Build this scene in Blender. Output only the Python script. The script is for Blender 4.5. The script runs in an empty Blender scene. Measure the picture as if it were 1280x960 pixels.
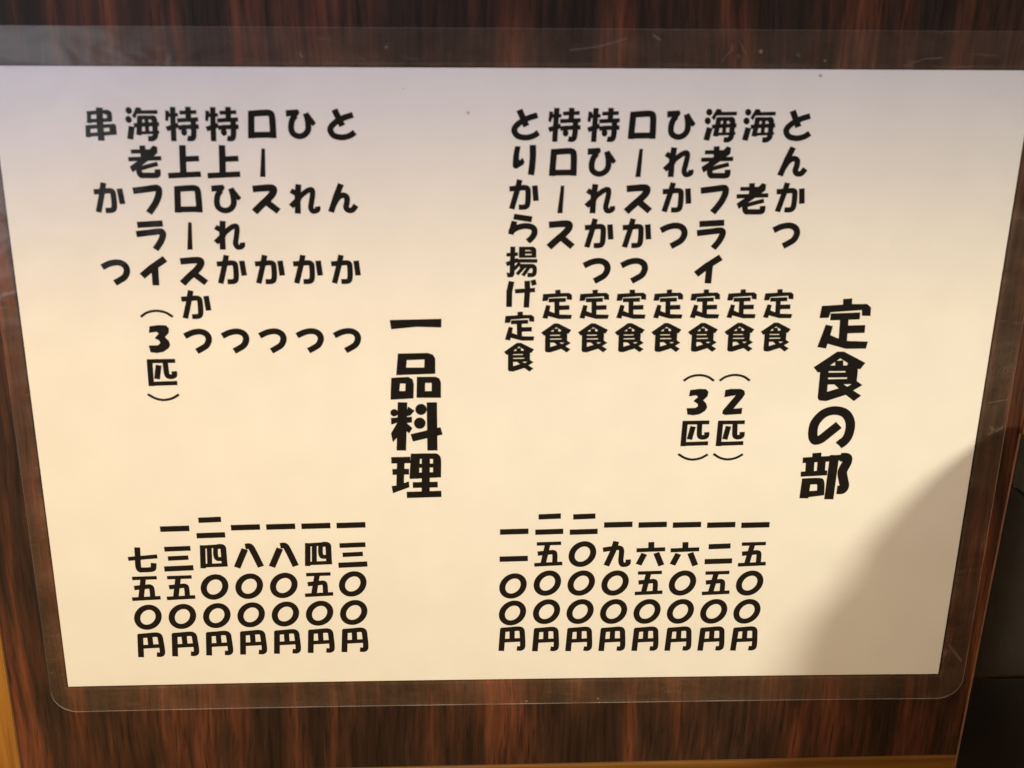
import bpy, bmesh, math, random
from mathutils import Vector, Matrix
from mathutils.geometry import delaunay_2d_cdt

# ------------------------------------------------------------------ scene, camera, light
SC = bpy.context.scene
COL = SC.collection
MM = 0.001
# The menu hangs flat on an upright board.  All sizes below are millimetres on that board:
# x to the right, y upwards, n out of the board towards the room.  W() gives world metres.
BASE = Vector((0, 0, 1.05))
def W(x, y, n=0.0):
    return BASE + Vector((x * MM, -n * MM, y * MM))
def D(x, y, n):
    return Vector((x, -n, y))

cam_d = bpy.data.cameras.new('camera')
cam = bpy.data.objects.new('camera', cam_d)
COL.objects.link(cam)
cam_d.sensor_width = 36
cam_d.lens = 53.72
cam_d.clip_start = 0.01
cam_d.clip_end = 50
cx = D(0.9988562787535384, 0.015140795948734598, 0.045352956823928224)
cy = D(0.005320911909240109, 0.9074467512885289, -0.42013340913613295)
cz = D(-0.04751654755017904, 0.419894212717839, 0.906328322317569)
m = Matrix((cx, cy, cz)).transposed().to_4x4()
m.translation = W(-23.259, 205.579, 431.324)
cam.matrix_world = m
cam_d.dof.use_dof = True
cam_d.dof.focus_distance = 0.515
cam_d.dof.aperture_fstop = 15
SC.camera = cam
SC.view_settings.view_transform = 'Standard'
SC.view_settings.look = 'None'
SC.view_settings.exposure = 0
SC.view_settings.gamma = 1
try:
    SC.view_settings.use_curve_mapping = False
except Exception:
    pass

world = bpy.data.worlds.new('World')
SC.world = world
world.use_nodes = True
bg = world.node_tree.nodes['Background']
bg.inputs[0].default_value = (1.0, 0.80, 0.60, 1)
bg.inputs[1].default_value = 0.06

def aim(o, tgt):
    d = tgt - o.location
    o.rotation_euler = d.to_track_quat('-Z', 'Y').to_euler()

# warm shaded ceiling lamp, up and to the right in front of the board; its shade cuts the top of the beam
KEY = W(738, 526, 720)
kd = bpy.data.lights.new('ceiling_lamp', 'SPOT')
key = bpy.data.objects.new('ceiling_lamp', kd)
COL.objects.link(key)
key.location = KEY
kd.energy = 47.5
kd.color = (1.0, 0.90, 0.65)
kd.shadow_soft_size = 0.088
def shade(ld, ob, ya, yb, half, blend):
    """point the beam so that its upper limit crosses the board level, at heights ya (left) and yb (right)"""
    ld.spot_size = math.radians(2 * half)
    ld.spot_blend = blend
    u1 = (W(150, yb, 0) - ob.location).normalized()
    u2 = (W(-150, ya, 0) - ob.location).normalized()
    mid = (u1 + u2).normalized()
    nrm = mid.cross((u1 - u2).normalized()).normalized()
    if nrm.z > 0:
        nrm = -nrm
    ch = math.cos(math.radians(half)) / mid.dot(u1)
    axis = mid * ch + nrm * math.sqrt(max(0, 1 - ch * ch))
    ob.rotation_euler = axis.to_track_quat('-Z', 'Y').to_euler()
shade(kd, key, 70, 77, 50, 0.012)

# added warm fill from the left, standing in for orange ambient light
k2d = bpy.data.lights.new('warm_fill', 'SPOT')
key2 = bpy.data.objects.new('warm_fill', k2d)
COL.objects.link(key2)
key2.location = W(-620, 440, 720)
k2d.energy = 27.5
k2d.color = (1.0, 0.66, 0.15)
k2d.shadow_soft_size = 0.04
shade(k2d, key2, 64, 72, 50, 0.012)

# cool daylight from a window to the left, behind the viewer
wd = bpy.data.lights.new('window_light', 'AREA')
win = bpy.data.objects.new('window_light', wd)
COL.objects.link(win)
wd.shape = 'RECTANGLE'
wd.size = 0.42
wd.size_y = 0.32
wd.energy = 1.0
wd.color = (0.86, 0.92, 1.0)
win.location = W(-640, -270, 1350)
aim(win, W(-100, 60, 0))
# added cool fill close to the upper left of the board, tinting its top
sd = bpy.data.lights.new('cool_fill', 'AREA')
fill = bpy.data.objects.new('cool_fill', sd)
COL.objects.link(fill)
sd.shape = 'RECTANGLE'
sd.size = 0.30
sd.size_y = 0.20
sd.energy = 1.55
sd.color = (0.80, 0.73, 1.0)
fill.location = W(-150, 440, 300)
aim(fill, W(-30, 60, 0))

# ------------------------------------------------------------------ materials
def mat(name):
    mt = bpy.data.materials.new(name)
    mt.use_nodes = True
    nt = mt.node_tree
    nt.nodes.clear()
    out = nt.nodes.new('ShaderNodeOutputMaterial')
    return mt, nt, out
def node(nt, t, **kw):
    n = nt.nodes.new(t)
    for k, v in kw.items():
        if k == 'op':
            n.operation = v
        elif hasattr(n, k) and k not in n.inputs:
            setattr(n, k, v)
        else:
            n.inputs[k].default_value = v
    return n
def ramp(nt, stops, interp='LINEAR'):
    r = nt.nodes.new('ShaderNodeValToRGB')
    r.color_ramp.interpolation = interp
    e = r.color_ramp.elements
    while len(e) < len(stops):
        e.new(0.5)
    for i, (p, c) in enumerate(stops):
        e[i].position = p
        e[i].color = (c[0], c[1], c[2], 1)
    return r
def coords(nt, scale, loc=(0, 0, 0)):
    tc = nt.nodes.new('ShaderNodeTexCoord')
    mp = nt.nodes.new('ShaderNodeMapping')
    mp.inputs['Scale'].default_value = scale
    mp.inputs['Location'].default_value = loc
    nt.links.new(tc.outputs['Object'], mp.inputs['Vector'])
    return mp.outputs['Vector']
def bsdf(nt, out, **kw):
    b = nt.nodes.new('ShaderNodeBsdfPrincipled')
    for k, v in kw.items():
        b.inputs[k.replace('_', ' ')].default_value = v
    nt.links.new(b.outputs[0], out.inputs[0])
    return b

def rosewood():
    mt, nt, out = mat('rosewood_veneer')
    Lk = nt.links.new
    b = bsdf(nt, out, Roughness=0.42)
    # broad bands
    w = node(nt, 'ShaderNodeTexNoise', Scale=1.0, Detail=3.0, Roughness=0.5)
    Lk(coords(nt, (9, 9, 5)), w.inputs['Vector'])
    tc = nt.nodes.new('ShaderNodeTexCoord')
    sub = node(nt, 'ShaderNodeVectorMath', op='SUBTRACT'); sub.inputs[1].default_value = (.5, .5, .5)
    Lk(w.outputs['Color'], sub.inputs[0])
    sc = node(nt, 'ShaderNodeVectorMath', op='MULTIPLY'); sc.inputs[1].default_value = (0.018, 0, 0)
    Lk(sub.outputs[0], sc.inputs[0])
    ad = node(nt, 'ShaderNodeVectorMath', op='ADD')
    Lk(tc.outputs['Object'], ad.inputs[0]); Lk(sc.outputs[0], ad.inputs[1])
    def streak(sx, sz, det, off):
        mp = nt.nodes.new('ShaderNodeMapping')
        mp.inputs['Scale'].default_value = (sx, 1, sz)
        mp.inputs['Location'].default_value = (off, 0, off)
        Lk(ad.outputs[0], mp.inputs['Vector'])
        n = node(nt, 'ShaderNodeTexNoise', Scale=1.0, Detail=det, Roughness=0.6)
        Lk(mp.outputs[0], n.inputs['Vector'])
        return n
    n1 = streak(60, 7.0, 4, 5.6)
    r1 = ramp(nt, [(0.0, (0.010, 0.0055, 0.0038)), (0.41, (0.021, 0.0100, 0.0055)), (0.49, (0.043, 0.0170, 0.0085)),
                   (0.55, (0.080, 0.0265, 0.0125)), (0.63, (0.130, 0.040, 0.018)), (1.0, (0.10, 0.032, 0.014))])
    Lk(n1.outputs['Fac'], r1.inputs[0])
    n2 = streak(380, 22, 5, 7.7)
    r2 = ramp(nt, [(0.34, (0.42, 0.42, 0.42)), (0.47, (0.85, 0.85, 0.85)), (0.56, (1.1, 1.1, 1.1)), (0.68, (1.6, 1.5, 1.45))])
    Lk(n2.outputs['Fac'], r2.inputs[0])
    mul = node(nt, 'ShaderNodeMix', data_type='RGBA', blend_type='MULTIPLY')
    mul.inputs[0].default_value = 1.0
    Lk(r1.outputs[0], mul.inputs[6]); Lk(r2.outputs[0], mul.inputs[7])
    # short dark pores
    n3 = streak(1100, 60, 2, 1.3)
    r3 = ramp(nt, [(0.33, (0.35, 0.35, 0.35)), (0.45, (1, 1, 1))])
    Lk(n3.outputs['Fac'], r3.inputs[0])
    mul2 = node(nt, 'ShaderNodeMix', data_type='RGBA', blend_type='MULTIPLY')
    mul2.inputs[0].default_value = 0.85
    Lk(mul.outputs[2], mul2.inputs[6]); Lk(r3.outputs[0], mul2.inputs[7])
    Lk(mul2.outputs[2], b.inputs['Base Color'])
    bp = node(nt, 'ShaderNodeBump', Strength=0.25, Distance=0.0003)
    Lk(n3.outputs['Fac'], bp.inputs['Height']); Lk(bp.outputs[0], b.inputs['Normal'])
    rr = node(nt, 'ShaderNodeMapRange'); rr.inputs['To Min'].default_value = 0.33; rr.inputs['To Max'].default_value = 0.52
    Lk(n2.outputs['Fac'], rr.inputs[0]); Lk(rr.outputs[0], b.inputs['Roughness'])
    return mt

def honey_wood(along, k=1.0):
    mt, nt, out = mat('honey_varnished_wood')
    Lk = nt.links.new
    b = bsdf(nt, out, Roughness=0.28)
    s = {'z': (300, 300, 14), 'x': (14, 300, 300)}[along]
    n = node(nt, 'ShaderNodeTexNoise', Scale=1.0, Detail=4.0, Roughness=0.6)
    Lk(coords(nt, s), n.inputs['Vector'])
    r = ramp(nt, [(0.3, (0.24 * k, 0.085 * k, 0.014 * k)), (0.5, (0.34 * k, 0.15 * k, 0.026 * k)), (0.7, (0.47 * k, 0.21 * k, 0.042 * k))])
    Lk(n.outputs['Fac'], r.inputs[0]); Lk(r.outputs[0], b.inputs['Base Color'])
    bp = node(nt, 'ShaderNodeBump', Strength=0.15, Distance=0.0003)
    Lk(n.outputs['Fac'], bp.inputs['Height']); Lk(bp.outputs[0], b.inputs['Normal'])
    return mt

def plain(name, col, rough, nscale=200, amt=0.12, bump=0.0, spec=0.5):
    mt, nt, out = mat(name)
    Lk = nt.links.new
    b = bsdf(nt, out, Roughness=rough)
    b.inputs['Specular IOR Level'].default_value = spec
    n = node(nt, 'ShaderNodeTexNoise', Scale=1.0, Detail=4.0, Roughness=0.55)
    Lk(coords(nt, (nscale,) * 3), n.inputs['Vector'])
    lo = tuple(c * (1 - amt) for c in col); hi = tuple(min(1, c * (1 + amt)) for c in col)
    r = ramp(nt, [(0.3, lo), (0.7, hi)])
    Lk(n.outputs['Fac'], r.inputs[0]); Lk(r.outputs[0], b.inputs['Base Color'])
    if bump:
        bp = node(nt, 'ShaderNodeBump', Strength=bump, Distance=0.0003)
        Lk(n.outputs['Fac'], bp.inputs['Height']); Lk(bp.outputs[0], b.inputs['Normal'])
    return mt

def film():
    """Laminating film: clear, glossy, gently wavy, slightly milky, with dirt and fine scratches."""
    mt, nt, out = mat('laminating_film')
    Lk = nt.links.new
    geo = nt.nodes.new('ShaderNodeNewGeometry')
    dot = node(nt, 'ShaderNodeVectorMath', op='DOT_PRODUCT')
    Lk(geo.outputs['Normal'], dot.inputs[0]); Lk(geo.outputs['Incoming'], dot.inputs[1])
    ab = node(nt, 'ShaderNodeMath', op='ABSOLUTE'); Lk(dot.outputs['Value'], ab.inputs[0])
    om = node(nt, 'ShaderNodeMath', op='SUBTRACT'); om.inputs[0].default_value = 1; Lk(ab.outputs[0], om.inputs[1])
    pw = node(nt, 'ShaderNodeMath', op='POWER'); pw.inputs[1].default_value = 5; Lk(om.outputs[0], pw.inputs[0])
    fr = node(nt, 'ShaderNodeMath', op='MULTIPLY_ADD'); fr.inputs[1].default_value = 0.96; fr.inputs[2].default_value = 0.035
    Lk(pw.outputs[0], fr.inputs[0])
    # waviness
    wv = node(nt, 'ShaderNodeTexNoise', Scale=1.0, Detail=2.0, Roughness=0.45, Distortion=1.2)
    Lk(coords(nt, (34, 34, 70)), wv.inputs['Vector'])
    bp = node(nt, 'ShaderNodeBump', Strength=0.24, Distance=0.0014)
    Lk(wv.outputs['Fac'], bp.inputs['Height'])
    gl = node(nt, 'ShaderNodeBsdfGlossy', Roughness=0.17); Lk(bp.outputs[0], gl.inputs['Normal'])
    tr = nt.nodes.new('ShaderNodeBsdfTransparent')
    m1 = nt.nodes.new('ShaderNodeMixShader')
    Lk(fr.outputs[0], m1.inputs[0]); Lk(tr.outputs[0], m1.inputs[1]); Lk(gl.outputs[0], m1.inputs[2])
    # haze, cloudier outside the paper, with the seal line's highlight painted in, plus dirt
    tc = nt.nodes.new('ShaderNodeTexCoord')
    sp = nt.nodes.new('ShaderNodeSeparateXYZ'); Lk(tc.outputs['Object'], sp.inputs[0])
    def absdist(o, half):
        a = node(nt, 'ShaderNodeMath', op='ABSOLUTE'); Lk(o, a.inputs[0])
        s = node(nt, 'ShaderNodeMath', op='SUBTRACT'); s.inputs[1].default_value = half; Lk(a.outputs[0], s.inputs[0])
        return s
    dx = absdist(sp.outputs['X'], 0.1485); dz = absdist(sp.outputs['Z'], 0.105)
    mx = node(nt, 'ShaderNodeMath', op='MAXIMUM'); Lk(dx.outputs[0], mx.inputs[0]); Lk(dz.outputs[0], mx.inputs[1])
    band = ramp(nt, [(0.0, (0, 0, 0)), (0.01, (0.15,) * 3), (0.05, (0.2,) * 3), (0.09, (1.5,) * 3), (0.17, (1.5,) * 3), (0.24, (0.85,) * 3), (1.0, (0.75,) * 3)])
    mr = node(nt, 'ShaderNodeMapRange'); mr.inputs['From Min'].default_value = 0.0; mr.inputs['From Max'].default_value = 0.007
    Lk(mx.outputs[0], mr.inputs[0]); Lk(mr.outputs[0], band.inputs[0])
    dn = node(nt, 'ShaderNodeTexNoise', Scale=1.0, Detail=5.0, Roughness=0.7)
    Lk(coords(nt, (55, 55, 90)), dn.inputs['Vector'])
    dr = ramp(nt, [(0.35, (0.35,) * 3), (0.6, (1.0,) * 3), (0.75, (1.9,) * 3)])
    Lk(dn.outputs['Fac'], dr.inputs[0])
    bm = node(nt, 'ShaderNodeMath', op='MULTIPLY'); Lk(band.outputs[0], bm.inputs[0]); Lk(dr.outputs[0], bm.inputs[1])
    hz = node(nt, 'ShaderNodeMath', op='MULTIPLY_ADD'); hz.inputs[1].default_value = 0.027; hz.inputs[2].default_value = 0.0012
    Lk(bm.outputs[0], hz.inputs[0])
    # specks of dirt sealed in the border
    vo = node(nt, 'ShaderNodeTexVoronoi', Scale=1.0)
    Lk(coords(nt, (160, 160, 160)), vo.inputs['Vector'])
    vs = node(nt, 'ShaderNodeMath', op='LESS_THAN'); vs.inputs[1].default_value = 0.10
    Lk(vo.outputs['Distance'], vs.inputs[0])
    vc = nt.nodes.new('ShaderNodeSeparateColor'); Lk(vo.outputs['Color'], vc.inputs[0])
    vt = node(nt, 'ShaderNodeMath', op='GREATER_THAN'); vt.inputs[1].default_value = 0.86; Lk(vc.outputs[0], vt.inputs[0])
    v2 = node(nt, 'ShaderNodeMath', op='MULTIPLY'); Lk(vs.outputs[0], v2.inputs[0]); Lk(vt.outputs[0], v2.inputs[1])
    v3 = node(nt, 'ShaderNodeMath', op='MULTIPLY'); Lk(v2.outputs[0], v3.inputs[0]); Lk(band.outputs[0], v3.inputs[1])
    v4 = node(nt, 'ShaderNodeMath', op='MULTIPLY_ADD'); v4.inputs[1].default_value = 0.16
    Lk(v3.outputs[0], v4.inputs[0]); Lk(hz.outputs[0], v4.inputs[2])
    def scuff(scale, rot, lo, hi, amt, prev):
        mp = nt.nodes.new('ShaderNodeMapping'); mp.inputs['Scale'].default_value = scale; mp.inputs['Rotation'].default_value = rot
        Lk(tc.outputs['Object'], mp.inputs['Vector'])
        q = node(nt, 'ShaderNodeTexNoise', Scale=1.0, Detail=5.0, Roughness=0.75, Distortion=0.6); Lk(mp.outputs[0], q.inputs['Vector'])
        r_ = ramp(nt, [(lo, (0, 0, 0)), (hi, (1, 1, 1))]); Lk(q.outputs['Fac'], r_.inputs[0])
        a_ = node(nt, 'ShaderNodeMath', op='MULTIPLY'); Lk(r_.outputs[0], a_.inputs[0]); Lk(band.outputs[0], a_.inputs[1])
        b_ = node(nt, 'ShaderNodeMath', op='MULTIPLY_ADD'); b_.inputs[1].default_value = amt
        Lk(a_.outputs[0], b_.inputs[0]); Lk(prev, b_.inputs[2])
        return b_.outputs[0]
    h1 = scuff((40, 40, 420), (0, 0.06, 0), 0.60, 0.72, 0.045, v4.outputs[0])
    h2 = scuff((500, 500, 55), (0, 0.5, 0), 0.66, 0.74, 0.04, h1)
    df = node(nt, 'ShaderNodeBsdfDiffuse', Color=(0.84, 0.55, 0.38, 1))
    m2 = nt.nodes.new('ShaderNodeMixShader')
    Lk(h2, m2.inputs[0]); Lk(m1.outputs[0], m2.inputs[1]); Lk(df.outputs[0], m2.inputs[2])
    Lk(m2.outputs[0], out.inputs[0])
    return mt

def milky(name, fac, rough=0.2):
    mt, nt, out = mat(name)
    Lk = nt.links.new
    tr = nt.nodes.new('ShaderNodeBsdfTransparent')
    pb = node(nt, 'ShaderNodeBsdfPrincipled'); pb.inputs['Base Color'].default_value = (0.75, 0.72, 0.68, 1)
    pb.inputs['Roughness'].default_value = rough
    n = node(nt, 'ShaderNodeTexNoise', Scale=1.0, Detail=3.0)
    Lk(coords(nt, (60, 60, 60)), n.inputs['Vector'])
    mr = node(nt, 'ShaderNodeMapRange'); mr.inputs['From Min'].default_value = .3; mr.inputs['From Max'].default_value = .7
    mr.inputs['To Min'].default_value = fac * .35; mr.inputs['To Max'].default_value = fac
    Lk(n.outputs['Fac'], mr.inputs[0])
    mx = nt.nodes.new('ShaderNodeMixShader')
    Lk(mr.outputs[0], mx.inputs[0]); Lk(tr.outputs[0], mx.inputs[1]); Lk(pb.outputs[0], mx.inputs[2])
    Lk(mx.outputs[0], out.inputs[0])
    return mt

M_ROSE = rosewood()
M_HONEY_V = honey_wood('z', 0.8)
M_HONEY_H = honey_wood('x', 0.42)  # lower strip and shelf: darker copy, the strip's shadow put into the colour
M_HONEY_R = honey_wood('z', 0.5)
M_PAPER = plain('white_paper', (0.80, 0.80, 0.785), 0.75, 60, 0.022, 0.08, 0.2)
M_INK = plain('black_ink', (0.006, 0.0055, 0.005), 0.6, 400, 0.25, 0, 0.15)
M_FILM = film()
M_EDGE = milky('film_edge', 0.32)  # whitish colour stands in for light refracted along the cut edge
M_SCR = milky('scratched_film', 0.09, 0.5)
M_DUST = plain('grey_dust', (0.42, 0.39, 0.37), 0.9, 900, 0.2)
M_BLACK = plain('black_lacquer', (0.009, 0.0085, 0.0065), 0.5, 150, 0.25, 0.05, 0.3)
M_LID = plain('black_green_lacquer', (0.019, 0.020, 0.016), 0.45, 150, 0.25, 0.05)
M_DEEP = plain('matt_black', (0.002, 0.002, 0.0015), 0.6, 150, 0.25, 0.05, 0.2)
M_BAND = plain('brown_strip', (0.13, 0.07, 0.05), 0.4, 200, 0.25)
M_WALL = plain('brown_wall', (0.20, 0.13, 0.08), 0.8, 30, 0.15, 0.1)

# ------------------------------------------------------------------ mesh helpers
def link(name, verts, faces, mt, parent=None, kind=None, smooth=False):
    me = bpy.data.meshes.new(name)
    me.from_pydata([tuple(v) for v in verts], [], faces)
    me.materials.append(mt)
    me.update()
    if smooth:
        for p in me.polygons:
            p.use_smooth = True
    o = bpy.data.objects.new(name, me)
    COL.objects.link(o)
    if parent is not None:
        o.parent = parent
        o.matrix_parent_inverse = Matrix.Identity(4)
    if kind:
        o['kind'] = kind
    return o
def thing(name, loc, label, cat):
    o = bpy.data.objects.new(name, None)
    o.empty_display_size = 0.02
    COL.objects.link(o)
    o.location = loc
    o['label'] = label
    o['category'] = cat
    return o
def V(x, y, n):           # millimetres on the board -> local metres (things sit at BASE)
    return Vector((x * MM, -n * MM, y * MM))
def bevel_box(name, x0, x1, y0, y1, n0, n1, mt, parent=None, bev=0.6, seg=3, kind=None, skew=0.0):
    """box in board millimetres with rounded edges; skew leans it: x shift per mm of height"""
    bm = bmesh.new()
    vs = []
    for x in (x0, x1):
        for y in (y0, y1):
            for n in (n0, n1):
                vs.append(bm.verts.new(V(x + skew * (y - y1), y, n)))
    bm.verts.ensure_lookup_table()
    for f in ((0, 1, 3, 2), (4, 6, 7, 5), (0, 4, 5, 1), (2, 3, 7, 6), (0, 2, 6, 4), (1, 5, 7, 3)):
        bm.faces.new([vs[i] for i in f])
    bmesh.ops.recalc_face_normals(bm, faces=bm.faces)
    if bev:
        bmesh.ops.bevel(bm, geom=list(bm.edges), offset=bev * MM, segments=seg, profile=0.5, affect='EDGES')
    me = bpy.data.meshes.new(name)
    bm.to_mesh(me); bm.free()
    me.materials.append(mt)
    for p in me.polygons:
        p.use_smooth = False
    o = bpy.data.objects.new(name, me)
    COL.objects.link(o)
    if parent is not None:
        o.parent = parent
    if kind:
        o['kind'] = kind
    return o

# ------------------------------------------------------------------ setting: wall and shelf
wall = bevel_box('wall', -700, 700, -400, 700, -60, -9.5, M_WALL, None, 0, 1, 'structure')
wall.location = BASE
shelf = bevel_box('shelf', -500, 520, -235, -205, -9.3, 330, M_HONEY_H, None, 2.0, 3, 'structure')
shelf.location = BASE

# ------------------------------------------------------------------ dark wood board with its honey trim
board = thing('wood_board', BASE, 'dark red-brown streaked wood grain board with honey-coloured edging, behind the laminated menu', 'board')
bevel_box('panel', -168.4, 163.9, -142.6, 300, -9, 0, M_ROSE, board, 0)
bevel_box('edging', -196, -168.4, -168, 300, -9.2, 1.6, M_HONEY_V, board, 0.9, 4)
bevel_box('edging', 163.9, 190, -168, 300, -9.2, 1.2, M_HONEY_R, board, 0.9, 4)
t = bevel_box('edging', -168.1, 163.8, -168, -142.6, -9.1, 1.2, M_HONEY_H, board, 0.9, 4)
for v in t.data.vertices:      # the lower strip climbs a little to the right
    v.co.z += max(0.0, (v.co.x + 0.02)) * 0.010

# ------------------------------------------------------------------ black box at the right
box = thing('black_box', W(230, -205, 0), 'black lacquered box standing against the right edge of the wood board, partly out of view', 'box')
def inbox(o):
    for v in o.data.vertices:
        v.co += Vector((-0.230, 0, 0.205))
    return o
SK = 0.0215
def xl(y): return 162.6 + SK * (y + 13)
def extruded(name, prof, x1, mt, bev=0.6, inset=0.0):
    """prof: (n, y) outline of the left side, run through to x1"""
    bm = bmesh.new()
    lv = [bm.verts.new(V(xl(y) + inset, y, n)) for n, y in prof]
    rv = [bm.verts.new(V(x1, y, n)) for n, y in prof]
    bm.faces.new(lv)
    bm.faces.new(rv[::-1])
    k = len(prof)
    for i in range(k):
        j = (i + 1) % k
        bm.faces.new((lv[j], lv[i], rv[i], rv[j]))
    bmesh.ops.recalc_face_normals(bm, faces=bm.faces)
    ends = [e for e in bm.edges if all(v in lv for v in e.verts) or all(v in rv for v in e.verts)]
    bmesh.ops.bevel(bm, geom=ends, offset=bev * MM, segments=2, profile=0.5, affect='EDGES')
    me = bpy.data.meshes.new(name); bm.to_mesh(me); bm.free()
    me.materials.append(mt)
    o = bpy.data.objects.new(name, me); COL.objects.link(o); o.parent = box
    return inbox(o)
# a domed cover, a body and a darker wedge-shaped lower piece, parted by two slanting joints
TOP = [(2.2, -13.0), (6, -6.0), (18, -2.0), (34, -2.0), (48, -6.0), (60, -12.5), (70, -20.5), (75, -29.0), (77.5, -39), (78.5, -51), (79, -64)]
extruded('cover', [(2.2, -30.3)] + TOP[0:6] + [(58, -18.5)], 300, M_LID, 0.9)
extruded('body', [(2.2, -106.2), (2.2, -31.2), (58.5, -19.3)] + TOP[6:] + [(79, -68), (55, -68)], 300, M_BLACK, 0.8)
extruded('lower_piece', [(2.2, -205), (2.2, -106.4), (55, -68.2), (78.4, -68.2), (78.4, -205)], 299.5, M_DEEP, 0.7, 0.25)
# thin brown strip along the back edge of its left side
vs = []; fs = []
N = 14
for i in range(N + 1):
    y = -12 - 193 * i / N
    for dx, n in ((-0.25, 1.3), (-0.25, 1.9), (0.15, 2.05), (0.15, 1.3)):
        vs.append(V(xl(y) + dx, y, n) + Vector((-0.230, 0, 0.205)))
for i in range(N):
    for k in range(4):
        a = i * 4 + k; b_ = i * 4 + (k + 1) % 4
        fs.append((a, b_, b_ + 4, a + 4))
fs.append((0, 1, 2, 3)); fs.append(tuple(N * 4 + k for k in (3, 2, 1, 0)))
link('edge_strip', vs, fs, M_BAND, box)

# ------------------------------------------------------------------ laminated menu
menu = thing('laminated_menu', BASE, 'laminated white menu sheet with bold black vertical Japanese lettering, fixed to the dark wood board', 'menu')
def curl(x, y):
    """the sheet does not lie dead flat: the lower corners and the left side stand off a little"""
    a = max(0.0, (105 - y) / 210.0)
    return 0.75 * ((x / 150.0) ** 2 - 1) * a + 0.12 * math.sin(x * 0.031 + 1.0) * math.sin(y * 0.037)
N_PAPER, N_INK, N_TOP, N_BOT = 1.30, 1.325, 1.50, 1.05
def CV(x, y, n): return V(x, y, n + curl(x, y))

def slab(name, xs, ys, nb, nt_, mt, parent):
    verts = []; faces = []
    nx, ny = len(xs), len(ys)
    for n in (nt_, nb):
        for y in ys:
            for x in xs:
                verts.append(CV(x, y, n))
    O2 = nx * ny
    for j in range(ny - 1):
        for i in range(nx - 1):
            a = j * nx + i
            faces.append((a, a + 1, a + nx + 1, a + nx))
            faces.append((O2 + a, O2 + a + nx, O2 + a + nx + 1, O2 + a + 1))
    for i in range(nx - 1):
        faces.append((i, O2 + i, O2 + i + 1, i + 1))
        a = (ny - 1) * nx + i
        faces.append((a, a + 1, O2 + a + 1, O2 + a))
    for j in range(ny - 1):
        a = j * nx
        faces.append((a, a + nx, O2 + a + nx, O2 + a))
        a = j * nx + nx - 1
        faces.append((a, O2 + a, O2 + a + nx, a + nx))
    return link(name, verts, faces, mt, parent, smooth=False)
lin = lambda a, b, n: [a + (b - a) * i / n for i in range(n + 1)]
slab('paper_sheet', lin(-148.5, 148.5, 44), lin(-105, 105, 30), N_PAPER - 0.1, N_PAPER, M_PAPER, menu)

# film with rounded corners
FX0, FX1, FY0, FY1, FR = -154.6, 157.6, -115.4, 116.2, 8.5
def film_outline():
    pts = []
    for (cx_, cy_, a0) in ((FX1 - FR, FY1 - FR, 0), (FX0 + FR, FY1 - FR, 90), (FX0 + FR, FY0 + FR, 180), (FX1 - FR, FY0 + FR, 270)):
        for k in range(13):
            a = math.radians(a0 + 90 * k / 12)
            pts.append((cx_ + FR * math.cos(a), cy_ + FR * math.sin(a)))
    out = []
    for i, p in enumerate(pts):
        q = pts[(i + 1) % len(pts)]
        d = math.hypot(q[0] - p[0], q[1] - p[1])
        k = max(1, int(d / 8))
        for j in range(k):
            out.append((p[0] + (q[0] - p[0]) * j / k, p[1] + (q[1] - p[1]) * j / k))
    return out
OUTL = film_outline()
inner = [Vector((x, y)) for x in lin(FX0 + 7, FX1 - 7, 38) for y in lin(FY0 + 7, FY1 - 7, 28)]
pts2 = [Vector(p) for p in OUTL] + inner
res = delaunay_2d_cdt(pts2, [], [list(range(len(OUTL)))], 1, 1e-5)
fv, ff = res[0], res[2]
n0 = len(fv)
verts = [CV(p.x, p.y, N_TOP) for p in fv] + [CV(p.x, p.y, N_BOT) for p in fv]
faces = [tuple(f) for f in ff] + [tuple(n0 + i for i in reversed(f)) for f in ff]
link('film', verts, faces, M_FILM, menu, smooth=True)
ev = []; ef = []
for x, y in OUTL:
    ev += [CV(x, y, N_TOP + 0.01), CV(x, y, N_BOT - 0.01)]
L = len(OUTL)
for i in range(L):
    a = 2 * i; b_ = 2 * ((i + 1) % L)
    ef.append((a, a + 1, b_ + 1, b_))
link('film_edge', ev, ef, M_EDGE, menu)

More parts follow.
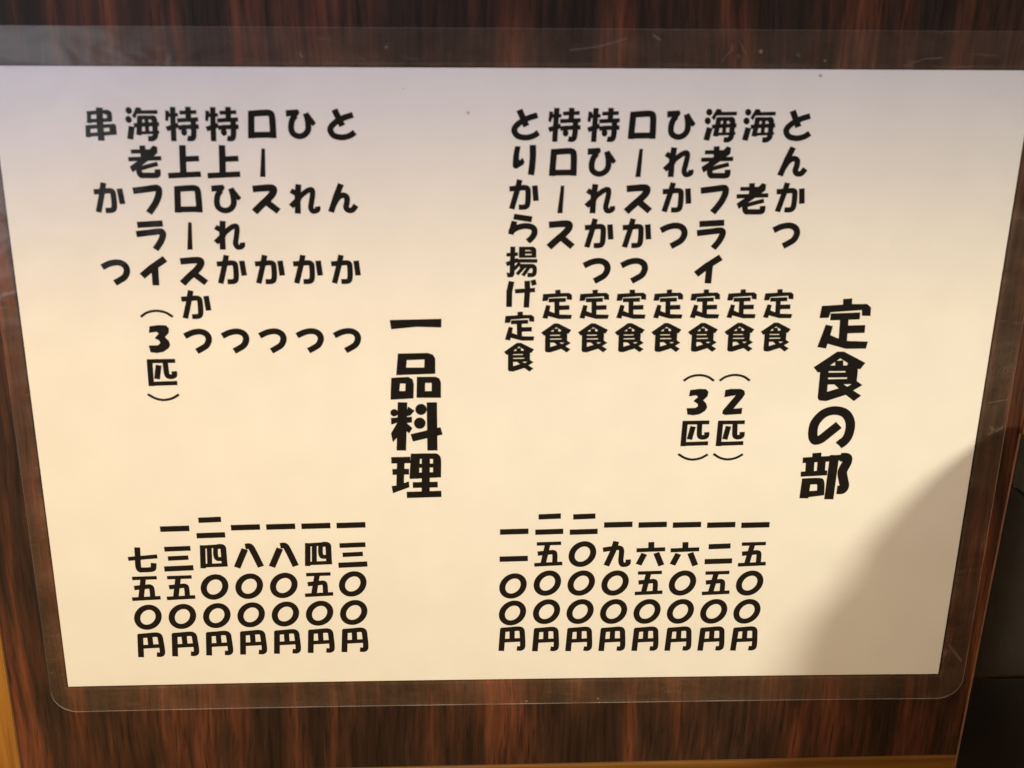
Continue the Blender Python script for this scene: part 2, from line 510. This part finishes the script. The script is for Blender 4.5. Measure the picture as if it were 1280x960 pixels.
# ---- lettering: strokes of each character in 1/100 mm about the centre of its cell
# ('l', width, points) straight pen, ('c', width, points) curved pen, ('p', 0, outline), ('r', width, ring)
GLYPHS = {
    'と': [('l', 167, [(-114,438),(97,-45)]), ('c', 160, [(411,285),(136,190),(-78,72),(-227,-75),(-243,-204),(-143,-333),(75,-381),(291,-333),(451,-229)])],
    'り': [('p', 0, [(-214,458),(-60,453),(-95,232),(-98,45),(-55,45),(-20,101),(17,95),(68,-37),(20,-105),(-160,-221),(-227,-216),(-283,-149),(-275,132),(-248,319)]), ('c', 172, [(296,493),(302,195),(293,-55),(273,-281),(258,-410)])],
    'か': [('l', 152, [(-66,498),(-148,130),(-289,-400)]), ('c', 150, [(-367,219),(-137,235),(70,255),(163,226),(186,117),(186,-151),(161,-292),(82,-340),(-83,-343)]), ('l', 152, [(377,321),(425,-151)])],
    'ん': [('l', 163, [(5,461),(-133,127),(-314,-400)]), ('c', 157, [(-253,-216),(-106,32),(49,120),(157,59),(159,-102),(130,-235),(182,-331),(310,-332),(424,-186)])],
    'つ': [('c', 177, [(-354,131),(-110,248),(131,279),(305,196),(364,31),(290,-165),(128,-283),(-24,-370)])],
    'ひ': [('p', 0, [(-368,412),(-20,437),(26,350),(-13,269),(-95,194),(-128,94),(-273,69),(-206,238),(-366,221)]), ('c', 158, [(-98,256),(-196,119),(-236,-107),(-187,-270),(-25,-352),(145,-302),(246,-157),(255,32),(234,182),(198,325)]), ('p', 0, [(132,300),(257,356),(478,44),(449,0),(385,-54),(314,32),(238,94)])],
    'れ': [('l', 160, [(-102,450),(-145,65),(-156,-446)]), ('l', 144, [(-330,263),(-173,161)]), ('l', 151, [(-349,-227),(-82,40)]), ('c', 145, [(-154,1),(36,174),(191,276),(284,276),(296,142),(261,-63),(230,-256),(280,-365),(379,-359),(432,-307),(422,-224)])],
    'ロ': [('l', 170, [(-214,380),(-257,-417)]), ('c', 170, [(-299,297),(43,327),(279,331),(358,253),(372,-40),(373,-410)]), ('l', 164, [(-341,-319),(465,-304)])],
    'ー': [('p', 0, [(15,411),(118,399),(88,-445),(-71,-445)])],
    'ス': [('l', 188, [(-306,307),(99,342)]), ('c', 196, [(25,338),(265,334),(290,219),(170,47),(-78,-184),(-291,-397)]), ('l', 182, [(7,-30),(415,-378)])],
    '海': [('p', 0, [(-186,387),(-190,348),(-208,315),(-236,292),(-271,284),(-306,292),(-338,314),(-360,348),(-370,387),(-365,426),(-348,460),(-320,482),(-285,490),(-249,482),(-218,460),(-196,427)]), ('p', 0, [(-214,130),(-218,89),(-235,55),(-263,32),(-298,24),(-334,32),(-366,55),(-388,89),(-398,130),(-394,170),(-376,204),(-348,227),(-313,235),(-277,227),(-246,204),(-223,170)]), ('l', 159, [(-235,-70),(-311,-447)]), ('p', 0, [(-71,480),(50,481),(87,398),(528,405),(527,294),(-56,287),(-119,146),(-203,226)]), ('l', 137, [(15,226),(1,79),(-27,-143),(-54,-329)]), ('c', 144, [(328,177),(408,159),(424,30),(420,-118),(410,-341),(325,-428),(198,-428)]), ('l', 108, [(-25,187),(363,187)]), ('l', 113, [(-172,-45),(75,-20),(542,-1)]), ('p', 0, [(-97,-323),(-99,-218),(533,-198),(531,-279),(364,-294),(-1,-310)]), ('l', 104, [(196,153),(191,-267)])],
    '老': [('l', 155, [(11,486),(29,96)]), ('l', 112, [(-326,306),(417,316)]), ('p', 0, [(318,490),(434,447),(428,262),(179,58),(-328,-314),(-402,-143),(-139,46),(47,196)]), ('l', 118, [(-420,77),(525,111)]), ('l', 119, [(-133,-206),(120,-131),(409,-55)]), ('c', 156, [(-128,-105),(-142,-282),(-95,-396),(16,-402),(287,-402),(384,-371),(387,-219)])],
    'フ': [('l', 181, [(-370,249),(244,330)]), ('c', 181, [(133,322),(336,333),(375,218),(322,26),(208,-186),(31,-426)])],
    'ラ': [('l', 176, [(-340,329),(406,371)]), ('l', 177, [(-392,43),(267,124)]), ('c', 177, [(154,116),(342,120),(380,10),(291,-207),(127,-436)])],
    'イ': [('l', 196, [(-334,-157),(-29,103),(386,390)]), ('l', 187, [(64,231),(48,-453)])],
    '特': [('p', 0, [(-380,400),(-278,382),(-264,303),(-330,71),(-405,107)]), ('l', 142, [(-165,496),(-184,120),(-205,-505)]), ('l', 94, [(-334,254),(-29,269)]), ('l', 132, [(-386,-148),(-38,-27)]), ('l', 143, [(264,501),(251,60)]), ('l', 103, [(14,330),(493,353)]), ('l', 112, [(-66,106),(529,140)]), ('l', 122, [(-57,-115),(96,-88),(532,-75)]), ('c', 148, [(385,121),(382,-63),(377,-248),(348,-396),(276,-427),(188,-408)]), ('p', 0, [(190,-235),(185,-278),(167,-314),(140,-338),(107,-347),(73,-338),(44,-314),(24,-278),(16,-236),(22,-193),(40,-157),(67,-133),(100,-125),(133,-133),(162,-157),(182,-193)])],
    'ら': [('l', 167, [(-226,396),(316,310)]), ('l', 159, [(-201,252),(-306,-161)]), ('c', 168, [(-333,-90),(-94,58),(165,104),(352,45),(403,-91),(340,-248),(205,-385)])],
    '揚': [('l', 138, [(-236,497),(-249,-388)]), ('p', 0, [(-416,-321),(-262,-361),(-174,-388),(-229,-484),(-386,-484)]), ('l', 105, [(-426,234),(-79,262)]), ('l', 122, [(-427,-65),(-69,77)]), ('l', 96, [(-38,440),(372,439)]), ('l', 173, [(42,485),(44,143)]), ('c', 128, [(298,439),(386,399),(398,274),(398,142)]), ('l', 77, [(-36,308),(413,311)]), ('l', 75, [(-34,180),(453,188)]), ('l', 106, [(-194,48),(506,42)]), ('l', 123, [(-28,-116),(410,-123)]), ('c', 123, [(309,-116),(417,-163),(427,-323),(378,-403),(215,-409)]), ('l', 93, [(-18,-16),(-189,-228)]), ('l', 101, [(110,-136),(-99,-388)]), ('l', 101, [(272,-136),(78,-429)])],
    'げ': [('l', 162, [(-258,427),(-322,94),(-321,-405)]), ('l', 128, [(-150,104),(456,148)]), ('l', 156, [(213,444),(225,159),(201,-426)]), ('l', 140, [(384,474),(433,300)])],
    '串': [('l', 172, [(32,470),(8,-22),(0,-494)]), ('l', 101, [(-337,306),(232,355)]), ('c', 133, [(184,350),(286,310),(294,208),(286,87)]), ('l', 109, [(-267,339),(-299,20)]), ('l', 98, [(-310,84),(350,117)]), ('l', 102, [(-401,-98),(417,-52)]), ('l', 126, [(-335,-47),(-363,-393)]), ('l', 102, [(-410,-329),(456,-258)]), ('l', 180, [(355,-22),(357,-313)])],
    '上': [('l', 174, [(24,500),(-12,-381)]), ('l', 153, [(30,85),(470,104)]), ('l', 154, [(-448,-411),(492,-362)])],
    '匹': [('l', 123, [(-414,377),(427,385)]), ('l', 157, [(-345,435),(-360,-462)]), ('l', 130, [(-432,-384),(437,-358)]), ('l', 161, [(-83,246),(-170,-220)]), ('c', 151, [(121,365),(130,71),(148,-92),(225,-144),(330,-130),(373,-79),(369,40)])],
    '3': [('p', 0, [(-255,424),(29,461),(242,450),(324,353),(304,197),(181,61),(287,-57),(319,-195),(260,-312),(90,-429),(-104,-463),(-293,-436),(-331,-210),(-51,-202),(25,-134),(2,-55),(-134,34),(4,179),(-62,238),(-287,201)])],
    '2': [('p', 0, [(-282,417),(-98,455),(204,453),(324,394),(355,267),(282,131),(27,-240),(310,-208),(296,-423),(-225,-459),(-321,-414),(-308,-296),(61,230),(-293,164)])],
    '(': [('c', 70, [(-488,-101),(-293,35),(-23,93),(255,40),(470,-107)])],
    ')': [('c', 72, [(-497,109),(-267,-37),(-22,-93),(236,-41),(456,92)])],
    '五': [('l', 121, [(-419,392),(379,411)]), ('l', 165, [(-60,388),(-190,-341)]), ('c', 155, [(-383,24),(-22,63),(129,72),(183,-11),(188,-330)]), ('l', 128, [(-487,-404),(440,-361)])],
    '九': [('l', 180, [(-66,485),(-156,106),(-356,-441)]), ('c', 160, [(-491,166),(-243,210),(30,239),(116,167),(124,-8),(118,-247),(169,-400),(294,-401),(360,-346),(360,-210)])],
    '円': [('l', 177, [(-347,436),(-394,-465)]), ('c', 166, [(-413,380),(-105,404),(176,425),(283,365),(309,172),(328,-265),(268,-373),(133,-366)]), ('l', 136, [(-347,-52),(258,-25)]), ('l', 161, [(-39,411),(-34,-57)])],
    '七': [('c', 171, [(-152,449),(-168,55),(-182,-260),(-140,-395),(-40,-404),(189,-396),(294,-353),(324,-148)]), ('l', 138, [(-479,19),(461,102)])],
    '六': [('l', 180, [(-35,462),(-26,173)]), ('l', 141, [(-509,150),(437,184)]), ('l', 186, [(-245,17),(-416,-404)]), ('l', 186, [(149,47),(346,-441)])],
    '四': [('l', 163, [(-315,478),(-354,-396)]), ('l', 117, [(-394,404),(283,443)]), ('c', 172, [(148,426),(322,400),(343,204),(345,-334)]), ('l', 125, [(-413,-296),(442,-271)]), ('l', 146, [(-109,398),(-131,-248)]), ('c', 139, [(101,419),(81,128),(118,-30),(212,-50),(293,-45)])],
    '八': [('l', 199, [(-96,301),(-387,-396)]), ('c', 194, [(-80,396),(73,400),(183,184),(389,-376)])],
    '三': [('l', 166, [(-422,355),(418,381)]), ('l', 155, [(-333,3),(327,31)]), ('l', 184, [(-481,-391),(462,-355)])],
    '二': [('l', 182, [(-385,290),(339,317)]), ('l', 183, [(-480,-283),(434,-258)])],
    '一': [('l', 189, [(-493,-11),(437,8)])],
    '〇': [('r', 185, [(263,260),(318,80),(277,-122),(152,-292),(-23,-384),(-203,-373),(-337,-261),(-390,-80),(-349,122),(-224,291),(-49,382),(129,371)])],
    '定': [('l', 259, [(25,814),(51,488)]), ('p', 0, [(-752,577),(-107,619),(169,636),(645,639),(782,522),(796,237),(527,250),(505,436),(-452,366),(-502,180),(-785,173)]), ('l', 213, [(-447,212),(469,243)]), ('p', 0, [(-142,191),(126,190),(158,-638),(-112,-637)]), ('l', 243, [(53,-210),(675,-192)]), ('p', 0, [(-567,-44),(-338,-95),(-385,-383),(-477,-850),(-757,-798)]), ('p', 0, [(-444,-371),(-125,-510),(153,-593),(818,-616),(777,-856),(147,-861),(-144,-776),(-495,-673)])],
    '食': [('p', 0, [(-109,837),(103,836),(818,449),(678,227),(544,259),(9,607),(-534,162),(-648,117),(-804,305)]), ('p', 0, [(-585,316),(-313,315),(-285,-642),(-527,-836),(-572,-744)]), ('c', 292, [(235,273),(428,234),(454,2),(447,-257)]), ('l', 234, [(-18,531),(8,287)]), ('l', 178, [(-545,265),(542,271)]), ('l', 154, [(-402,33),(450,41)]), ('l', 169, [(-355,-200),(593,-185)]), ('p', 0, [(-545,-783),(-490,-849),(-286,-864),(301,-659),(810,-316),(616,-175),(307,-385),(3,-441),(-318,-550)]), ('p', 0, [(-97,-279),(123,-229),(811,-680),(598,-870),(338,-672)])],
    'の': [('c', 280, [(210,74),(-89,-212),(-327,-433),(-513,-467),(-601,-230),(-566,147),(-320,475),(28,583),(380,470),(568,138),(560,-261),(446,-506),(280,-648)]), ('p', 0, [(170,-562),(392,-752),(549,-529),(295,-415)])],
    '部': [('l', 270, [(-399,838),(-376,546)]), ('l', 186, [(-833,571),(36,624)]), ('l', 258, [(-589,629),(-566,84)]), ('l', 245, [(-216,639),(-203,108)]), ('l', 169, [(-850,65),(9,112)]), ('l', 274, [(-639,-93),(-661,-825)]), ('c', 222, [(-733,-210),(-282,-193),(-165,-263),(-126,-719)]), ('p', 0, [(-789,-823),(-796,-574),(-65,-526),(-45,-720)]), ('l', 279, [(185,758),(160,-866)]), ('l', 194, [(83,637),(625,686)]), ('c', 289, [(383,675),(591,659),(611,483),(500,157),(554,-118),(618,-367),(560,-510),(389,-516)])],
    '一h': [('p', 0, [(-771,148),(51,165),(803,183),(794,-105),(49,-81),(-731,-160)])],
    '品': [('p', 0, [(-542,793),(367,810),(530,754),(273,587),(-269,568)]), ('p', 0, [(-542,793),(-269,568),(-293,321),(-605,63)]), ('p', 0, [(-293,321),(261,318),(602,101),(-605,63)]), ('p', 0, [(273,587),(530,754),(605,619),(602,101),(261,318)]), ('p', 0, [(-760,-26),(-236,4),(-103,-76),(-321,-227),(-490,-225)]), ('p', 0, [(-760,-26),(-490,-225),(-514,-478),(-794,-778)]), ('p', 0, [(-514,-478),(-333,-479),(-79,-737),(-794,-778)]), ('p', 0, [(-321,-227),(-103,-76),(-64,-246),(-79,-737),(-333,-479)]), ('p', 0, [(32,3),(608,4),(731,-58),(487,-209),(287,-208)]), ('p', 0, [(32,3),(287,-208),(279,-483),(14,-715)]), ('p', 0, [(279,-483),(486,-485),(774,-720),(14,-715)]), ('p', 0, [(487,-209),(731,-58),(776,-206),(774,-720),(486,-485)])],
    '料': [('l', 276, [(-423,874),(-485,-820)]), ('p', 0, [(-567,511),(-577,462),(-604,421),(-643,393),(-690,384),(-736,394),(-774,422),(-800,464),(-808,512),(-798,561),(-771,602),(-732,629),(-685,639),(-640,629),(-601,601),(-575,559)]), ('p', 0, [(-248,728),(-53,576),(-180,415),(-357,370)]), ('p', 0, [(-795,332),(-357,365),(-138,369),(-135,171),(-360,138),(-568,174),(-788,94)]), ('p', 0, [(-589,186),(-800,-209),(-747,-527),(-554,-282)]), ('p', 0, [(-359,208),(-126,-27),(-229,-214),(-363,-96)]), ('p', 0, [(328,620),(314,546),(274,483),(216,441),(147,427),(79,442),(21,485),(-17,548),(-30,622),(-15,697),(24,759),(82,801),(151,815),(219,800),(277,757),(315,694)]), ('p', 0, [(289,140),(274,63),(234,-2),(174,-45),(103,-60),(33,-44),(-26,0),(-65,66),(-79,143),(-64,219),(-23,284),(37,327),(107,341),(177,325),(236,282),(275,217)]), ('l', 249, [(-153,-374),(787,-133)]), ('l', 296, [(489,868),(496,-828)])],
    '理': [('l', 213, [(-810,594),(-205,601)]), ('l', 192, [(-781,175),(-252,183)]), ('p', 0, [(-815,-330),(-603,-308),(-261,-166),(-246,-384),(-777,-598)]), ('l', 220, [(-503,675),(-549,-430)]), ('p', 0, [(-158,826),(283,834),(281,639),(-82,633)]), ('p', 0, [(283,834),(616,831),(742,735),(767,616),(281,639)]), ('l', 135, [(-180,393),(766,394)]), ('p', 0, [(-204,141),(765,161),(764,-36),(-221,-85)]), ('l', 274, [(-38,825),(-94,-71)]), ('l', 236, [(287,822),(266,-754)]), ('p', 0, [(514,809),(679,807),(773,568),(764,-36),(509,-29)]), ('l', 193, [(-139,-305),(657,-296)]), ('l', 210, [(-335,-663),(773,-637)])],
}
def spline(P, n=5):
    Q = [2 * P[0] - P[1]] + P + [2 * P[-1] - P[-2]]
    out = []
    for i in range(1, len(Q) - 2):
        last = i == len(Q) - 3
        for k in range(n + 1 if last else n):
            u = k / n
            a, b, c, d = Q[i - 1], Q[i], Q[i + 1], Q[i + 2]
            out.append(0.5 * (2 * b + (c - a) * u + (2 * a - 5 * b + 4 * c - d) * u * u + (3 * b - a - 3 * c + d) * u ** 3))
    return out
def ccw(p):
    a = sum(p[i].x * p[(i + 1) % len(p)].y - p[(i + 1) % len(p)].x * p[i].y for i in range(len(p)))
    return p if a > 0 else p[::-1]
def strip(P, w, closed=False):
    n = len(P)
    L_, R_ = [], []
    for i in range(n):
        if closed:
            a = P[i] - P[i - 1]; b = P[(i + 1) % n] - P[i]
        else:
            a = P[i] - P[i - 1] if i else P[1] - P[0]
            b = P[i + 1] - P[i] if i < n - 1 else P[-1] - P[-2]
        a = a.normalized(); b = b.normalized()
        t = (a + b)
        t = t.normalized() if t.length > 1e-6 else a
        nn = Vector((-t.y, t.x))
        k = 1 / max(0.6, nn.dot(Vector((-a.y, a.x))))
        L_.append(P[i] + nn * w / 2 * k); R_.append(P[i] - nn * w / 2 * k)
    out = []
    for i in range(n if closed else n - 1):
        j = (i + 1) % n
        out.append(ccw([L_[i], L_[j], R_[j], R_[i]]))
    return out
def ring_points(P):
    q = []
    m_ = len(P)
    for i in range(m_):
        a, b, c, d = P[i - 1], P[i], P[(i + 1) % m_], P[(i + 2) % m_]
        for k in range(4):
            u = k / 4
            q.append(0.5 * (2 * b + (c - a) * u + (2 * a - 5 * b + 4 * c - d) * u * u + (3 * b - a - 3 * c + d) * u ** 3))
    return q
def glyph_polys(ch):
    """list of (layer, outline): every pen stroke is its own film of ink, a hair above the one before"""
    polys = []
    for k, (kind, w, pts) in enumerate(GLYPHS[ch]):
        P = [Vector((x / 100, y / 100)) for x, y in pts]
        w = w * 1.07 + 5
        if kind == 'p':
            q = [ccw(P)]
        elif kind == 'l':
            q = strip(P, w / 100)
        elif kind == 'c':
            q = strip(spline(P), w / 100)
        else:
            q = strip(ring_points(P), w / 100, True)
        polys += [(k, p) for p in q]
    return polys
def lettering(name, label, chars):
    """chars: (character, x, y, scale) -> one printed line"""
    verts, faces = [], []
    for ch, x, y, s in chars:
        for k, poly in glyph_polys(ch):
            o = len(verts)
            verts += [CV(x + p.x * s, y + p.y * s, N_INK + 0.0015 * k) for p in poly]
            faces.append(tuple(range(o, o + len(poly))))
    ob = link(name, verts, faces, M_INK, menu)
    ob['label'] = label
    return ob
RC = lambda k: 80.4 - 11.31 * (k - 1)
LC = lambda k: -51.6 - 11.28 * (k - 1)
NR = lambda k: 88.6 - 11.13 * (k - 1)
PR = lambda k: -44.4 - 11.18 * (k - 1)
SM = 0.572
def small(ch): return SM if ch in '定食' else 1.0
def line(x, rows):
    out = []
    for ch, y in rows:
        out.append((ch, x, y, small(ch)))
    return out
names_r = ['とんかつ 定食', '海 老  定食', '海老フライ定食', 'ひれかつ 定食', 'ロースかつ定食', '特ひれかつ定食', '特ロース 定食']
names_r = [('とんかつ', '定食'), ('海　老', '定食'), ('海老フライ', '定食'), ('ひれかつ', '定食'), ('ロースかつ', '定食'), ('特ひれかつ', '定食'), ('特ロース', '定食')]
for k, (a, b) in enumerate(names_r, 1):
    rows = [(c, NR(i)) for i, c in enumerate(a, 1) if c != '　'] + [('定', NR(6)), ('食', NR(7))]
    extra = ''
    if k in (2, 3):
        rows += [('(', 8.0), ('2' if k == 2 else '3', -0.4), ('匹', -11.4), (')', -19.9)]
        extra = '（２匹）' if k == 2 else '（３匹）'
    lettering('dish_name', 'printed set-meal name %s%s%s in the right-hand block' % (a.replace('　', ''), b, extra), line(RC(k), rows))
rows = list(zip('とりから揚げ定食', (88.6, 77.7, 67.2, 56.9, 46.5, 36.1, 25.8, 15.4)))
lettering('dish_name', 'printed set-meal name とりから揚げ定食 in the right-hand block', line(RC(8), rows))
names_l = [('と　ん　か　つ', 0), ('ひ　れ　か　つ', 0), ('ロース　か　つ', 0), ('特上ひれか　つ', 0), ('特上ロースかつ', 0), ('海老フライ', 1), ('串　か　つ', 0)]
for k, (a, par) in enumerate(names_l, 1):
    rows = [(c, NR(i) - (0.05 * i)) for i, c in enumerate(a, 1) if c != '　']
    if par:
        rows += [('(', 30.2), ('3', 21.9), ('匹', 10.8), (')', 2.4)]
    lettering('dish_name', 'printed single-dish name %s%s in the left-hand block' % (a.replace('　', ''), '（３匹）' if par else ''), line(LC(k), rows))
pr_r = ['一五〇〇円', '一二五〇円', '一六〇〇円', '一六五〇円', '一九〇〇円', '二〇〇〇円', '二五〇〇円']
for k, s in enumerate(pr_r, 1):
    lettering('price', 'printed price %s in the right-hand block' % s, line(RC(k) - 0.3 + 0.04 * k, [(c, PR(i) - 0.12 * (7 - k) * (i > 0)) for i, c in enumerate(s, 1)]))
lettering('price', 'printed price 一一〇〇円 in the right-hand block', line(RC(8) - 0.1, list(zip('一一〇〇円', (-46.9, -57.2, -67.7, -78.3, -88.8)))))
pr_l = ['一三〇〇円', '一四五〇円', '一八〇〇円', '一八〇〇円', '二四〇〇円', '一三五〇円', ' 七五〇円']
for k, s in enumerate(pr_l, 1):
    lettering('price', 'printed price %s in the left-hand block' % s.strip(), line(LC(k) - 0.1, [(c, -43.75 - 11.16 * (i - 1) - 0.11 * (k - 1)) for i, c in enumerate(s, 1) if c != ' ']))
lettering('heading', 'large printed heading 定食の部 at the right', [('定', 101.5, 26.3, 1), ('食', 101.5, 8.4, 1), ('の', 101.5, -9.4, 1), ('部', 101.5, -27.0, 1)])
lettering('heading', 'large printed heading 一品料理 between the two blocks', [('一h', -30.5, 26.4, 1), ('品', -30.5, 8.8, 1), ('料', -30.5, -8.6, 1), ('理', -30.5, -26.2, 1)])

# ---- scratches in the film border and specks on the sheet
def ribbon(pts, w):
    P = [Vector(p) for p in pts]
    q = strip(P, w)
    return q
def flat(name, polys, n, mt, parent):
    verts, faces = [], []
    for p in polys:
        s = len(verts)
        verts += [CV(v.x, v.y, n) for v in p]
        faces.append(tuple(range(s, s + len(p))))
    return link(name, verts, faces, mt, parent)
rnd = random.Random(4)
scr = [
    ([(150.5, -1.2), (153.5, -0.4), (156.9, 0.2)], 0.35),
    ([(152.0, -9.0), (153.4, -10.2), (154.8, -11.0), (156.6, -9.5)], 0.7),
    ([(152.2, -12.2), (153.6, -11.4), (153.0, -10.0)], 0.6),
    ([(150.2, -92.5), (153.0, -96.0), (156.0, -99.8)], 0.9),
    ([(149.4, -97.5), (150.2, -95.0)], 0.9),
    ([(57.5, 107.2), (59.0, 109.4), (60.3, 110.5), (60.0, 112.2)], 0.45),
    ([(61.8, 109.2), (62.6, 108.4)], 0.7),
    ([(78.8, 109.4), (79.8, 108.9)], 0.9),
    ([(112.0, 106.9), (116.0, 108.3), (121.0, 108.6)], 0.5),
    ([(110.0, 106.4), (112.8, 106.2)], 0.6),
    ([(14.0, 110.2), (22.0, 111.2), (30.0, 113.6)], 0.5),
    ([(37.5, 114.6), (39.6, 113.2)], 0.7),
    ([(62.0, 113.2), (64.5, 109.0)], 0.35),
    ([(-62.0, 109.3), (-61.2, 107.8)], 0.6),
    ([(-134.5, 115.6), (-132.0, 115.7)], 0.5),
]
for p, w in scr:
    flat('scratch', ribbon(p, w), N_TOP + 0.03, M_SCR, menu)
def blob(x, y, r, k=9):
    return [Vector((x + r * (0.7 + 0.5 * rnd.random()) * math.cos(2 * math.pi * i / k), y + r * (0.7 + 0.5 * rnd.random()) * math.sin(2 * math.pi * i / k))) for i in range(k)]
for x, y, r in ((-14.6, 92.0, 0.45), (86.3, 103.2, 0.55), (84.6, 55.2, 0.3), (-33.0, 99.0, 0.2)):
    flat('speck', [blob(x, y, r)], N_PAPER + 0.012, M_DUST, menu)
